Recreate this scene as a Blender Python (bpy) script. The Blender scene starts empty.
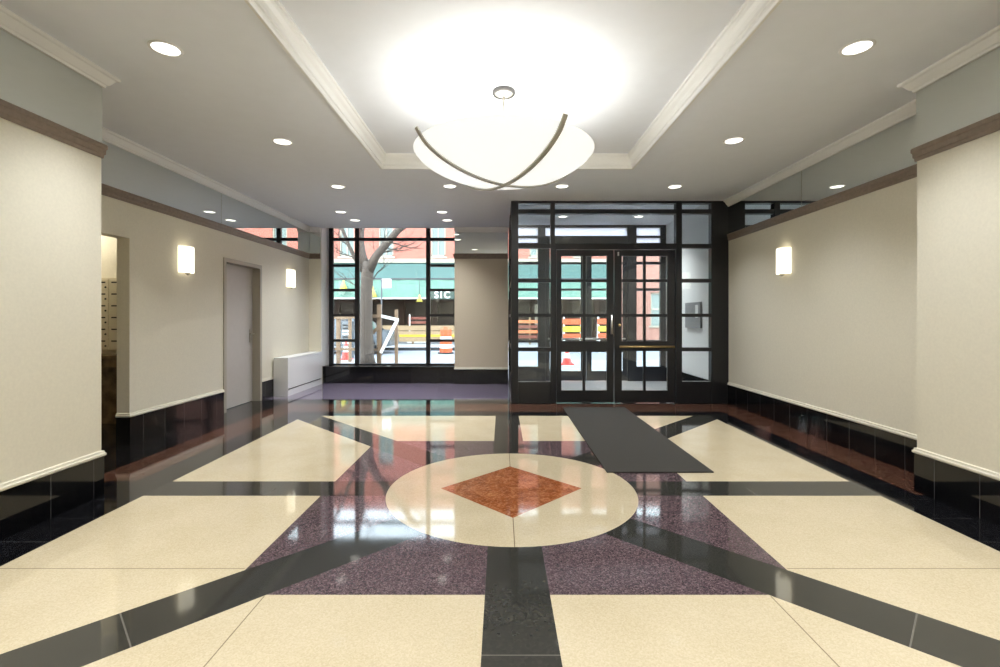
import bpy, bmesh, math, random
from mathutils import Vector, Matrix
random.seed(7)
SC = bpy.context.scene
COL = SC.collection
PI = math.pi

# ------------------------------------------------------------------ helpers
def tag(o, label=None, cat=None, group=None, kind=None):
    if label: o['label'] = label
    if cat: o['category'] = cat
    if group: o['group'] = group
    if kind: o['kind'] = kind
    return o

def empty(name, loc=(0, 0, 0), rz=0.0):
    o = bpy.data.objects.new(name, None)
    COL.objects.link(o)
    o.location = loc
    o.rotation_euler = (0, 0, rz)
    o.empty_display_size = 0.1
    return o

class MB:
    """collects shapes for ONE mesh object"""
    def __init__(self):
        self.bm = bmesh.new()
        self.mi = 0
    def _v(self, p): return self.bm.verts.new(p)
    def face(self, pts):
        f = self.bm.faces.new([self._v(p) for p in pts])
        f.material_index = self.mi
        return f
    def box(self, x0, x1, y0, y1, z0, z1, bev=0.0):
        vs = [self._v(p) for p in ((x0,y0,z0),(x1,y0,z0),(x1,y1,z0),(x0,y1,z0),(x0,y0,z1),(x1,y0,z1),(x1,y1,z1),(x0,y1,z1))]
        fs = []
        for q in ((0,3,2,1),(4,5,6,7),(0,1,5,4),(1,2,6,5),(2,3,7,6),(3,0,4,7)):
            f = self.bm.faces.new([vs[i] for i in q]); f.material_index = self.mi; fs.append(f)
        if bev > 0:
            es = list({e for f in fs for e in f.edges})
            bmesh.ops.bevel(self.bm, geom=es, offset=bev, segments=2, profile=0.6, affect='EDGES')
        return self
    def bar(self, a, b, w, t, up=(0, 0, 1)):
        a = Vector(a); b = Vector(b); d = (b - a).normalized(); up = Vector(up)
        s = d.cross(up)
        if s.length < 1e-4: s = d.cross(Vector((0, 1, 0)))
        s.normalize(); u = s.cross(d).normalized()
        ring = []
        for p in (a, b):
            ring.append([self._v(p + s*(i*w/2) + u*(j*t/2)) for i, j in ((-1,-1),(1,-1),(1,1),(-1,1))])
        for i in range(4):
            j = (i+1) % 4
            f = self.bm.faces.new((ring[0][i], ring[0][j], ring[1][j], ring[1][i])); f.material_index = self.mi
        for r, rev in ((ring[0], True), (ring[1], False)):
            f = self.bm.faces.new(list(reversed(r)) if rev else r); f.material_index = self.mi
        return self
    def tube(self, pts, radii, n=12, caps=True, smooth=True):
        pts = [Vector(p) for p in pts]
        if not isinstance(radii, (list, tuple)): radii = [radii]*len(pts)
        rings = []
        prev = None
        for i, p in enumerate(pts):
            if i == 0: t = pts[1]-pts[0]
            elif i == len(pts)-1: t = pts[-1]-pts[-2]
            else: t = (pts[i+1]-pts[i]).normalized() + (pts[i]-pts[i-1]).normalized()
            t.normalize()
            if prev is None:
                ref = Vector((0,0,1)) if abs(t.z) < .9 else Vector((1,0,0))
                s = t.cross(ref).normalized()
            else:
                s = (prev - t*prev.dot(t)).normalized()
            prev = s; u = t.cross(s)
            rings.append([self._v(p + (s*math.cos(2*PI*k/n) + u*math.sin(2*PI*k/n))*radii[i]) for k in range(n)])
        for i in range(len(rings)-1):
            for k in range(n):
                j = (k+1) % n
                f = self.bm.faces.new((rings[i][k], rings[i][j], rings[i+1][j], rings[i+1][k])); f.material_index = self.mi; f.smooth = smooth
        if caps:
            f = self.bm.faces.new(list(reversed(rings[0]))); f.material_index = self.mi
            f = self.bm.faces.new(rings[-1]); f.material_index = self.mi
        return self
    def lathe(self, prof, c=(0, 0, 0), n=48, smooth=True, a0=0.0, a1=2*PI):
        """prof: list of (r, z)"""
        c = Vector(c); rings = []
        full = abs(a1-a0-2*PI) < 1e-6
        m = n if full else n+1
        for r, z in prof:
            if r < 1e-6: rings.append([self._v(c + Vector((0, 0, z)))])
            else: rings.append([self._v(c + Vector((r*math.cos(a0+(a1-a0)*k/n), r*math.sin(a0+(a1-a0)*k/n), z))) for k in range(m)])
        for a, b in zip(rings[:-1], rings[1:]):
            for k in range(n):
                j = (k+1) % m
                if len(a) == 1 and len(b) == 1: continue
                if len(a) == 1: q = (a[0], b[j], b[k])
                elif len(b) == 1: q = (a[k], a[j], b[0])
                else: q = (a[k], a[j], b[j], b[k])
                f = self.bm.faces.new(q); f.material_index = self.mi; f.smooth = smooth
        return self
    def prism(self, poly, axis, a, b):
        """extrude a 2-D polygon along axis ('x','y','z') from a to b"""
        def P(u, v, w):
            return {'x': (w, u, v), 'y': (u, w, v), 'z': (u, v, w)}[axis]
        r0 = [self._v(P(u, v, a)) for u, v in poly]; r1 = [self._v(P(u, v, b)) for u, v in poly]
        n = len(poly)
        for i in range(n):
            j = (i+1) % n
            f = self.bm.faces.new((r0[i], r0[j], r1[j], r1[i])); f.material_index = self.mi
        f = self.bm.faces.new(list(reversed(r0))); f.material_index = self.mi
        f = self.bm.faces.new(r1); f.material_index = self.mi
        return self
    def sweep(self, path, prof, side, closed=False, caps=True):
        """sweep a closed profile [(u,z)] along a 2-D path with mitred corners; u is measured to the left (side=1) or right (-1) of travel"""
        P = [Vector((p[0], p[1])) for p in path]; n = len(P); rings = []
        for i in range(n):
            din = (P[i]-P[i-1]).normalized() if (i > 0 or closed) else None
            dout = (P[(i+1) % n]-P[i]).normalized() if (i < n-1 or closed) else None
            nin = Vector((-din.y, din.x))*side if din else None
            nout = Vector((-dout.y, dout.x))*side if dout else None
            if nin is None: m = nout
            elif nout is None: m = nin
            else:
                m = (nin+nout)/(1+nin.dot(nout))
            rings.append([self._v((P[i].x+m.x*u, P[i].y+m.y*u, z)) for u, z in prof])
        k = len(prof)
        for i in range(n if closed else n-1):
            a = rings[i]; b = rings[(i+1) % n]
            for q in range(k):
                w = (q+1) % k
                f = self.bm.faces.new((a[q], a[w], b[w], b[q])); f.material_index = self.mi
        if caps and not closed:
            self.bm.faces.new(list(reversed(rings[0]))).material_index = self.mi
            self.bm.faces.new(rings[-1]).material_index = self.mi
        return self
    def build(self, name, mats, parent=None, kind=None, smooth_angle=None):
        bmesh.ops.recalc_face_normals(self.bm, faces=self.bm.faces)
        me = bpy.data.meshes.new(name)
        self.bm.to_mesh(me); self.bm.free()
        o = bpy.data.objects.new(name, me)
        COL.objects.link(o)
        for m in (mats if isinstance(mats, (list, tuple)) else [mats]): me.materials.append(m)
        if parent is not None: o.parent = parent
        if kind: o['kind'] = kind
        return o

def copy_tree(o, parent=None):
    c = o.copy(); COL.objects.link(c)
    if parent is not None: c.parent = parent
    for ch in list(o.children): copy_tree(ch, c)
    return c

# ------------------------------------------------------------------ materials
def s2l(c):
    return tuple((v/255/12.92 if v/255 <= .04045 else ((v/255+.055)/1.055)**2.4) for v in c)

def mat(name, col, rough=.5, metal=0.0, noise=0.0, scale=40.0, bump=0.0, bscale=200.0, spec=.5, emit=None, estr=0.0, trans=None, srgb=True):
    m = bpy.data.materials.new(name); m.use_nodes = True
    nt = m.node_tree; b = nt.nodes['Principled BSDF']
    c = s2l(col) if srgb else col
    b.inputs['Base Color'].default_value = (*c, 1)
    b.inputs['Roughness'].default_value = rough
    b.inputs['Metallic'].default_value = metal
    b.inputs['Specular IOR Level'].default_value = spec
    if emit is not None:
        e = s2l(emit)
        b.inputs['Emission Color'].default_value = (*e, 1); b.inputs['Emission Strength'].default_value = estr
    if noise > 0 or bump > 0:
        tc = nt.nodes.new('ShaderNodeTexCoord')
    if noise > 0:
        n = nt.nodes.new('ShaderNodeTexNoise'); n.inputs['Scale'].default_value = scale; n.inputs['Detail'].default_value = 5
        nt.links.new(tc.outputs['Object'], n.inputs['Vector'])
        r = nt.nodes.new('ShaderNodeMapRange'); r.inputs['From Min'].default_value = .3; r.inputs['From Max'].default_value = .7
        r.inputs['To Min'].default_value = 1-noise; r.inputs['To Max'].default_value = 1+noise
        nt.links.new(n.outputs['Fac'], r.inputs['Value'])
        mx = nt.nodes.new('ShaderNodeVectorMath'); mx.operation = 'SCALE'; mx.inputs[0].default_value = c
        nt.links.new(r.outputs['Result'], mx.inputs['Scale'])
        nt.links.new(mx.outputs['Vector'], b.inputs['Base Color'])
    if bump > 0:
        n2 = nt.nodes.new('ShaderNodeTexNoise'); n2.inputs['Scale'].default_value = bscale; n2.inputs['Detail'].default_value = 3
        nt.links.new(tc.outputs['Object'], n2.inputs['Vector'])
        bp = nt.nodes.new('ShaderNodeBump'); bp.inputs['Strength'].default_value = bump; bp.inputs['Distance'].default_value = .002
        nt.links.new(n2.outputs['Fac'], bp.inputs['Height']); nt.links.new(bp.outputs['Normal'], b.inputs['Normal'])
    return m

def mat_glass(name, tint=(.93, .96, .95), refl=1.0):
    m = bpy.data.materials.new(name); m.use_nodes = True
    nt = m.node_tree; nt.nodes.clear()
    out = nt.nodes.new('ShaderNodeOutputMaterial')
    t = nt.nodes.new('ShaderNodeBsdfTransparent'); t.inputs['Color'].default_value = (*tint, 1)
    g = nt.nodes.new('ShaderNodeBsdfGlossy'); g.inputs['Roughness'].default_value = .0; g.inputs['Color'].default_value = (1, 1, 1, 1)
    fr = nt.nodes.new('ShaderNodeFresnel'); fr.inputs['IOR'].default_value = 1.5
    mx = nt.nodes.new('ShaderNodeMixShader')
    nt.links.new(fr.outputs['Fac'], mx.inputs['Fac']); nt.links.new(t.outputs[0], mx.inputs[1]); nt.links.new(g.outputs[0], mx.inputs[2])
    nt.links.new(mx.outputs[0], out.inputs['Surface'])
    return m

def mat_mirror(name, tint):
    m = bpy.data.materials.new(name); m.use_nodes = True
    nt = m.node_tree; nt.nodes.clear()
    out = nt.nodes.new('ShaderNodeOutputMaterial')
    g = nt.nodes.new('ShaderNodeBsdfGlossy'); g.inputs['Roughness'].default_value = .01; g.inputs['Color'].default_value = (*tint, 1)
    nt.links.new(g.outputs[0], out.inputs['Surface'])
    return m

class NX:
    """tiny expression builder for math nodes"""
    def __init__(self, nt): self.nt = nt
    def m(self, op, *a):
        n = self.nt.nodes.new('ShaderNodeMath'); n.operation = op
        for i, v in enumerate(a):
            if isinstance(v, (int, float)): n.inputs[i].default_value = v
            else: self.nt.links.new(v, n.inputs[i])
        return n.outputs[0]
    def lt(self, a, b): return self.m('LESS_THAN', a, b)
    def gt(self, a, b): return self.m('GREATER_THAN', a, b)
    def mx(self, fac, a, b):
        n = self.nt.nodes.new('ShaderNodeMix'); n.data_type = 'RGBA'
        if isinstance(fac, (int, float)): n.inputs['Factor'].default_value = fac
        else: self.nt.links.new(fac, n.inputs['Factor'])
        for v, k in ((a, 6), (b, 7)):
            if isinstance(v, tuple): n.inputs[k].default_value = (*v[:3], 1)
            else: self.nt.links.new(v, n.inputs[k])
        return n.outputs[2]

PCX, PCY = 0.075, 3.633          # centre of the floor inlay
def mat_floor():
    m = bpy.data.materials.new('polished_stone_inlay'); m.use_nodes = True
    nt = m.node_tree; b = nt.nodes['Principled BSDF']; X = NX(nt)
    tc = nt.nodes.new('ShaderNodeTexCoord'); sp = nt.nodes.new('ShaderNodeSeparateXYZ')
    nt.links.new(tc.outputs['Object'], sp.inputs[0])
    x, y = sp.outputs[0], sp.outputs[1]
    dx = X.m('SUBTRACT', x, PCX); dy = X.m('SUBTRACT', y, PCY)
    ax = X.m('ABSOLUTE', dx); ay = X.m('ABSOLUTE', dy)
    r = X.m('SQRT', X.m('ADD', X.m('MULTIPLY', ax, ax), X.m('MULTIPLY', ay, ay)))
    mxy = X.m('MAXIMUM', ax, ay); mnxy = X.m('MINIMUM', ax, ay); sm = X.m('ADD', ax, ay)
    dg = X.m('ABSOLUTE', X.m('SUBTRACT', ax, ay))
    def noise(scale, detail=3, rough=.5):
        n = nt.nodes.new('ShaderNodeTexNoise'); n.inputs['Scale'].default_value = scale; n.inputs['Detail'].default_value = detail
        n.inputs['Roughness'].default_value = rough
        nt.links.new(tc.outputs['Object'], n.inputs['Vector']); return n.outputs['Fac']
    def ramp(f, stops):
        n = nt.nodes.new('ShaderNodeValToRGB'); cr = n.color_ramp
        while len(cr.elements) < len(stops): cr.elements.new(.5)
        for e, (p, c) in zip(cr.elements, stops): e.position = p; e.color = (*s2l(c), 1)
        nt.links.new(f, n.inputs['Fac']); return n.outputs['Color']
    v = nt.nodes.new('ShaderNodeTexVoronoi'); v.inputs['Scale'].default_value = 75
    nt.links.new(tc.outputs['Object'], v.inputs['Vector'])
    vs = nt.nodes.new('ShaderNodeSeparateColor'); nt.links.new(v.outputs['Color'], vs.inputs[0])
    cell = vs.outputs[0]
    v2 = nt.nodes.new('ShaderNodeTexVoronoi'); v2.inputs['Scale'].default_value = 170
    nt.links.new(tc.outputs['Object'], v2.inputs['Vector'])
    vs2 = nt.nodes.new('ShaderNodeSeparateColor'); nt.links.new(v2.outputs['Color'], vs2.inputs[0])
    cell2 = vs2.outputs[0]
    n1 = noise(3.0, 5); n2 = noise(9.0, 6, .65); n3 = noise(140, 2)
    cream_a = ramp(cell2, [(0, (186, 171, 141)), (.5, (199, 185, 155)), (1, (210, 197, 170))])
    cream_b = ramp(n1, [(.35, (193, 178, 147)), (.65, (204, 190, 162))])
    cream = X.mx(.45, cream_a, cream_b)
    purple = ramp(cell2, [(0, (58, 46, 50)), (.35, (80, 66, 70)), (.7, (94, 78, 82)), (1, (126, 108, 110))])
    dark = ramp(cell, [(0, (50, 50, 46)), (.6, (54, 53, 49)), (1, (59, 58, 53))])
    black = ramp(cell, [(0, (12, 12, 13)), (.8, (20, 20, 22)), (1, (38, 38, 42))])
    red_b = ramp(cell, [(0, (50, 31, 24)), (.4, (76, 49, 38)), (.8, (94, 63, 50)), (1, (124, 92, 78))])
    red_d1 = ramp(n2, [(.3, (112, 56, 28)), (.5, (152, 84, 44)), (.7, (180, 118, 74))])
    red_d2 = ramp(cell, [(0, (96, 48, 28)), (.5, (152, 86, 48)), (1, (204, 150, 110))])
    red_d = X.mx(.35, red_d1, red_d2)
    AND = lambda a, c: X.m('MULTIPLY', a, c)
    OR = lambda a, c: X.m('MAXIMUM', a, c)
    S = .153
    # everything outside the square field
    col = black
    # far bay by the window: purple granite, lavender tint mixed in for cool daylight
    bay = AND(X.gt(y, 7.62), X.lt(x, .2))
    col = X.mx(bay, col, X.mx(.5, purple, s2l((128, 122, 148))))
    # red border ring
    ring_x = AND(AND(X.gt(ax, 2.985), X.lt(ax, 3.40)), AND(X.gt(y, X.m('SUBTRACT', 3.80, X.m('MULTIPLY', X.gt(dx, 0.0), .30))), X.lt(dy, 3.56)))
    ring_y = AND(AND(X.gt(dy, 2.985), X.lt(dy, 3.56)), X.lt(ax, 3.40))
    ring = OR(ring_x, ring_y)
    col = X.mx(ring, col, red_b)
    # light joints of the black border
    def line(coord, pitch, off, w):
        f = X.m('FRACT', X.m('DIVIDE', X.m('ADD', coord, off), pitch))
        return X.lt(f, w/pitch)
    joints = AND(OR(line(y, .325, 16.415, .003), line(X.m('ABSOLUTE', X.m('SUBTRACT', ax, 2.70)), 50, 0, .003)), AND(X.gt(ax, 2.70), X.lt(ax, 2.985)))
    joints = OR(joints, AND(OR(line(y, .325, 16.415, .003), 0.0), X.gt(ax, 3.40)))
    col = X.mx(X.m('MULTIPLY', joints, .55), col, s2l((110, 108, 108)))
    # square field: cream panels
    field = X.lt(mxy, 2.70)
    col = X.mx(field, col, cream)
    # seams in the cream panels
    seam1 = AND(X.gt(ax, 1.41), X.lt(X.m('ABSOLUTE', X.m('SUBTRACT', ay, 1.165)), .0028))
    seam2 = AND(X.gt(ay, 1.41), X.lt(X.m('ABSOLUTE', X.m('SUBTRACT', ax, 1.185)), .0028))
    seam = AND(AND(OR(seam1, seam2), X.lt(dy, 0.0)), field)
    col = X.mx(X.m('MULTIPLY', seam, .8), col, s2l((112, 98, 80)))
    inner = X.lt(mxy, 1.40)
    col = X.mx(inner, col, purple)
    strip = AND(OR(X.lt(mnxy, S), X.lt(dg, .219)), field)
    col = X.mx(strip, col, dark)
    sj = OR(X.lt(X.m('ABSOLUTE', X.m('SUBTRACT', X.m('MULTIPLY', sm, .7071), 2.33)), .003),
            AND(X.lt(mnxy, S), X.lt(X.m('ABSOLUTE', X.m('SUBTRACT', mxy, 1.80)), .003)))
    sj = AND(AND(sj, strip), X.lt(dy, 0.0))
    col = X.mx(X.m('MULTIPLY', sj, .7), col, s2l((120, 116, 108)))
    circ = X.lt(r, .934)
    col = X.mx(circ, col, cream)
    col = X.mx(AND(AND(circ, X.lt(ax, .0028)), X.gt(sm, .539)), col, s2l((120, 104, 84)))
    dia = X.lt(sm, .539)
    col = X.mx(dia, col, red_d)
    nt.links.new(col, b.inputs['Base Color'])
    ro = nt.nodes.new('ShaderNodeMapRange'); nt.links.new(n2, ro.inputs['Value'])
    ro.inputs['To Min'].default_value = .03; ro.inputs['To Max'].default_value = .09
    nt.links.new(ro.outputs['Result'], b.inputs['Roughness'])
    is_cream = OR(AND(AND(field, X.m('SUBTRACT', 1.0, strip)), X.m('SUBTRACT', 1.0, inner)), circ)
    nt.links.new(X.m('SUBTRACT', .6, X.m('MULTIPLY', is_cream, .33)), b.inputs['Specular IOR Level'])
    return m

M = {}
M['wall'] = mat('cream_wallcovering', (228, 222, 204), .55, noise=.03, scale=55, bump=.25, bscale=260)
M['vest'] = mat('white_painted_wall', (226, 226, 226), .5, noise=.02, scale=20)
M['ceil'] = mat('white_ceiling_paint', (243, 246, 252), .7, noise=.01, scale=8)
M['crown'] = mat('white_gloss_moulding', (238, 237, 233), .35)
M['pier'] = mat('tan_wallcovering', (206, 192, 168), .55, noise=.03, scale=55, bump=.25, bscale=260)
M['bead'] = mat('cream_bead_trim', (224, 218, 200), .4)
M['rail'] = mat('taupe_wood_rail', (134, 118, 104), .4, noise=.12, scale=30)
M['mirror'] = mat_mirror('grey_mirror', (.74, .77, .74))
M['granite'] = mat('black_granite', (17, 17, 19), .07, noise=.5, scale=160)
M['floor'] = mat_floor()
M['vfloor'] = mat('grey_vestibule_stone', (196, 195, 198), .12, noise=.1, scale=90)
M['frame'] = mat('black_painted_metal', (28, 28, 31), .28, noise=.08, scale=60)
M['frame_l'] = mat('charcoal_painted_metal', (38, 39, 44), .3)
M['glass'] = mat_glass('clear_glass')
def mat_frosted():
    m = bpy.data.materials.new('frosted_white_glass'); m.use_nodes = True
    nt = m.node_tree; nt.nodes.clear(); out = nt.nodes.new('ShaderNodeOutputMaterial')
    t = nt.nodes.new('ShaderNodeBsdfTranslucent'); t.inputs['Color'].default_value = (.92, .92, .95, 1)
    d = nt.nodes.new('ShaderNodeBsdfDiffuse'); d.inputs['Color'].default_value = (.8, .8, .84, 1)
    mx = nt.nodes.new('ShaderNodeMixShader'); mx.inputs['Fac'].default_value = .35
    nt.links.new(t.outputs[0], mx.inputs[1]); nt.links.new(d.outputs[0], mx.inputs[2]); nt.links.new(mx.outputs[0], out.inputs['Surface'])
    return m
M['frost'] = mat_frosted()
M['nickel_d'] = mat('aged_nickel', (84, 82, 80), .5, metal=.2)
M['steel'] = mat('brushed_steel', (226, 224, 220), .35, metal=1.0)
M['nickel'] = mat('brushed_nickel', (196, 192, 182), .45, metal=.65)
M['brass'] = mat('satin_brass', (206, 176, 120), .3, metal=1.0)
M['doorp'] = mat('grey_door_paint', (196, 190, 184), .4, noise=.02, scale=12)
M['doorf'] = mat('taupe_door_frame', (176, 168, 152), .4)
M['white'] = mat('white_enamel', (238, 238, 236), .35)
M['dark'] = mat('dark_gap', (22, 21, 20), .7)
M['mat'] = mat('charcoal_mat', (66, 64, 60), .95, noise=.25, scale=320, bump=.8, bscale=500, spec=.15)
M['lens'] = mat('lit_lens', (255, 255, 250), .4, emit=(255, 250, 240), estr=1.5)
M['bowl'] = mat('frosted_lit_glass', (236, 236, 228), .3, emit=(253, 255, 254), estr=.39)
M['bowl_in'] = mat('frosted_lit_glass_inside', (240, 240, 234), .4, emit=(255, 252, 244), estr=.80)
M['sconce'] = mat('lit_sconce_glass', (255, 252, 240), .3, emit=(255, 246, 220), estr=1.1)
M['plaque'] = mat('grey_directory_board', (128, 130, 134), .4, noise=.05, scale=30)
M['mail'] = mat('pale_mailbox_metal', (206, 196, 170), .35)
M['marble'] = mat('brown_marble', (120, 98, 70), .25, noise=.45, scale=9)
# outdoors
M['road'] = mat('pale_asphalt', (112, 115, 120), .9, noise=.06, scale=6)
M['walk'] = mat('pale_concrete_paving', (126, 126, 126), .85, noise=.06, scale=5)
M['signb'] = mat('dark_green_sign_board', (40, 58, 48), .6)
M['kerb'] = mat('kerb_stone', (38, 39, 40), .8)
M['awn_t'] = mat('dark_teal_awning', (54, 82, 77), .75, noise=.06, scale=3)
M['awn_v'] = mat('pale_green_valance', (90, 122, 108), .75, noise=.08, scale=4)
M['trimw'] = mat('cream_stone', (142, 134, 120), .7)
M['store'] = mat('dark_brown_shopfront', (40, 26, 20), .8, spec=.1, noise=.15, scale=4)
M['shopglass'] = mat('dark_shop_glass', (38, 30, 24), .6, spec=.1)
M['winw'] = mat('pale_window_glass', (98, 110, 106), .15)
M['wood'] = mat('raw_pine', (123, 100, 78), .8, noise=.12, scale=14)
M['woodw'] = mat('white_board', (204, 201, 194), .7)
M['bark'] = mat('grey_brown_bark', (71, 61, 53), .9, noise=.35, scale=18, bump=.8, bscale=40)
M['orange'] = mat('orange_plastic', (182, 71, 24), .5)
M['yellow'] = mat('yellow_paint', (169, 146, 33), .4)
M['lampy'] = mat('pale_yellow_shade', (171, 160, 63), .5)
M['redb'] = mat('red_brown_slat', (102, 45, 29), .6)
M['tan'] = mat('tan_planking', (131, 109, 80), .7, noise=.1, scale=6)
M['car'] = mat('grey_car_paint', (81, 87, 92), .25)
M['tyre'] = mat('black_rubber', (20, 20, 20), .8)
M['carglass'] = mat('car_window_glass', (22, 24, 28), .08)
M['sign'] = mat('white_sign_enamel', (215, 215, 215), .5)
M['red'] = mat('red_plastic', (206, 52, 40), .5)
M['ochre'] = mat('orange_slat', (181, 93, 48), .6)

def mat_brick(name, c1, c2, mortar):
    m = bpy.data.materials.new(name); m.use_nodes = True
    nt = m.node_tree; b = nt.nodes['Principled BSDF']
    tc = nt.nodes.new('ShaderNodeTexCoord'); mp = nt.nodes.new('ShaderNodeMapping')
    mp.inputs['Rotation'].default_value = (PI/2, 0, 0)
    nt.links.new(tc.outputs['Object'], mp.inputs['Vector'])
    br = nt.nodes.new('ShaderNodeTexBrick'); br.inputs['Scale'].default_value = 1.0
    br.inputs['Brick Width'].default_value = .22; br.inputs['Row Height'].default_value = .075; br.inputs['Mortar Size'].default_value = .006
    br.inputs['Color1'].default_value = (*s2l(c1), 1); br.inputs['Color2'].default_value = (*s2l(c2), 1); br.inputs['Mortar'].default_value = (*s2l(mortar), 1)
    nt.links.new(mp.outputs['Vector'], br.inputs['Vector']); nt.links.new(br.outputs['Color'], b.inputs['Base Color'])
    b.inputs['Roughness'].default_value = .85
    return m
M['brick'] = mat_brick('salmon_brick', (148, 82, 68), (156, 90, 75), (150, 98, 86))
M['brick2'] = mat_brick('pale_pink_brick', (136, 90, 78), (148, 102, 88), (146, 116, 106))

def mat_granite_tiles():
    """polished black granite with pale vertical joints"""
    m = M['granite'].copy(); m.name = 'black_granite_tiles'
    nt = m.node_tree; b = nt.nodes['Principled BSDF']; X = NX(nt)
    src = b.inputs['Base Color'].links[0].from_socket
    tc = [n for n in nt.nodes if n.type == 'TEX_COORD'][0]
    sp = nt.nodes.new('ShaderNodeSeparateXYZ'); nt.links.new(tc.outputs['Object'], sp.inputs[0])
    f = X.m('FRACT', X.m('DIVIDE', X.m('ADD', sp.outputs[1], 16.415), .325))
    ln = X.lt(f, .010)
    nt.links.new(X.mx(X.m('MULTIPLY', ln, .6), src, s2l((120, 118, 118))), b.inputs['Base Color'])
    return m
M['gtile'] = mat_granite_tiles()

# ------------------------------------------------------------------ camera
FPX = 475.0; EYE = 1.30
cam = bpy.data.cameras.new('camera'); co = bpy.data.objects.new('camera', cam); COL.objects.link(co)
co.location = (0, 0, EYE); co.rotation_euler = (PI/2, 0, 0)
cam.sensor_width = 36; cam.lens = FPX/1000*36; cam.shift_x = -.0015; cam.shift_y = -.0152; cam.clip_start = .02
SC.camera = co

# ------------------------------------------------------------------ measures
H = 3.09
XL, XR = -3.81, 3.461            # far side walls
NL, NR = -2.94, 3.12             # near side walls
DL, DR = 3.49, 3.567             # where the near walls end
YB = -3.2                        # back wall
YP = 9.40                        # pier faces
YW = 9.86                        # facade / window line
YE = 7.29                        # inner entrance screen
EX = .146                        # left side of the vestibule

# ------------------------------------------------------------------ floor, ceilings, walls
b = MB()
b.box(-6.2, 3.7, YB-.1, YE+.03, -.12, 0); b.box(-6.2, EX, YE+.03, YW+.1, -.12, 0)
b.build('floor', M['floor'], kind='structure')
MB().box(EX+.001, 3.7, YE+.031, YW+.1, -.12, 0).build('floor_vestibule', M['vfloor'], kind='structure')

TX0, TX1, TY0, TY1, TZ = -1.42, 1.554, 2.30, 5.657, 3.243
b = MB()
b.box(-3.95, TX0, YB, YP+.03, H, H+.25); b.box(TX1, 3.6, YB, YE+.05, H, H+.25)
b.box(TX0, TX1, YB, TY0, H, H+.25); b.box(TX0, TX1, TY1, YE+.05, H, H+.25)
b.box(TX0, EX, YE+.05, YP+.03, H, H+.25)
b.box(TX0-.02, TX1+.02, TY0-.02, TY1+.02, TZ, TZ+.1)
b.build('ceiling', M['ceil'], kind='structure')
b = MB(); b.box(EX-.1, 3.6, YE+.05, YW+.1, 3.23, 3.34); b.build('ceiling_vestibule', M['ceil'], kind='structure')
b = MB(); b.box(-4, EX-.1, YP+.03, YW+.1, 3.30, 3.40); b.build('ceiling_window', M['ceil'], kind='structure')
MB().box(-6.3, 3.75, YB-.15, YW+.12, 3.42, 3.6).build('roof', M['ceil'], kind='structure')  # unseen slab added above the ceilings to block sky light

# left wall
OPY0, OPY1, OPZ = 3.62, 4.865, 2.12
DY0, DY1, DZ = 6.50, 7.525, 2.135
b = MB()
b.box(XL-.13, NL, YB, DL, 0, H+.3)
b.build('wall_left_near', M['wall'], kind='structure')
b = MB()
b.box(XL-.13, XL, DL, OPY0, 0, H+.3); b.box(XL-.13, XL, OPY0, OPY1, OPZ, H+.3)
b.box(XL-.13, XL, OPY1, DY0, 0, H+.3); b.box(XL-.13, XL, DY0, DY1, DZ, H+.3)
b.box(XL-.13, XL, DY1, YW+.1, 0, H+.3)
b.build('wall_left', M['wall'], kind='structure')
# right wall
MB().box(NR, 3.6, YB, DR, 0, H+.3).build('wall_right_near', M['wall'], kind='structure')
MB().box(XR, 3.6, DR, YE+.02, 0, H+.3).build('wall_right', M['wall'], kind='structure')
MB().box(3.40, 3.6, YE+.02, YW+.1, 0, H+.3).build('wall_vestibule', M['vest'], kind='structure')
MB().box(-4, 3.6, YB-.1, YB, 0, H+.3).build('wall_back', M['wall'], kind='structure')
# piers of the front wall
WX0, WX1 = -3.58, -.60
b = MB(); b.box(XL, WX0, YP, YW+.1, 0, H+.3); b.build('wall_front_left', M['wall'], kind='structure')
b = MB(); b.box(-.93, EX-.012, YP, YW-.12, 0, H); b.box(WX1, EX-.012, YW-.12, YW+.1, 0, H+.3); b.build('wall_front', M['pier'], kind='structure')
b = MB(); b.box(-4, 3.7, YW-.02, YW+.1, 3.30, 4.2); b.build('wall_facade', M['trimw'], kind='structure')
# granite sill wall under the window
b = MB(); b.box(WX0-.01, WX1, 9.50, YW+.1, 0, .34, .006); b.build('trim_1', M['granite'], kind='structure')

# mouldings, rails, beads, bases
crown = [(0, 3.0), (.018, 3.0), (.022, 3.016), (.034, 3.022), (.05, 3.042), (.066, 3.066), (.082, 3.070), (.088, 3.078), (.088, H), (0, H)]
rail = [(0, 2.478), (.016, 2.478), (.020, 2.50), (.030, 2.508), (.034, 2.54), (.044, 2.548), (.044, 2.572), (.036, 2.58), (0, 2.58)]
bead = [(0, .288), (.026, .288), (.032, .294), (.032, .306), (.022, .312), (.018, .326), (0, .33)]
base = [(0, 0), (.018, 0), (.018, .288), (0, .288)]
pathL = [(NL, YB), (NL, DL), (XL, DL), (XL, YP), (WX0, YP)]
pathR = [(NR, YB), (NR, DR), (XR, DR), (XR, YE-.02)]
pathP = [(-.93, YW-.12), (-.93, YP), (EX-.012, YP)]
pathW = [(WX0, YP+.003), (WX0, YW-.05)]
tn = 2
def trim(path, prof, side, m):
    global tn
    MB().sweep(path, prof, side).build('trim_%d' % tn, m, kind='structure'); tn += 1
crown = [(u*.92, z) for u, z in crown]; rail = [(u*.6, z) for u, z in rail]; bead = [(u*.66, z) for u, z in bead]; base = [(u*.66, z) for u, z in base]
trim(pathL, crown, -1, M['crown']); trim(pathR, crown, 1, M['crown']); trim([(-.93, YP), (EX-.012, YP)], crown, -1, M['crown'])
trim(pathL, rail, -1, M['rail']); trim(pathR, rail, 1, M['rail']); trim(pathP, rail, -1, M['rail'])
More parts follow.
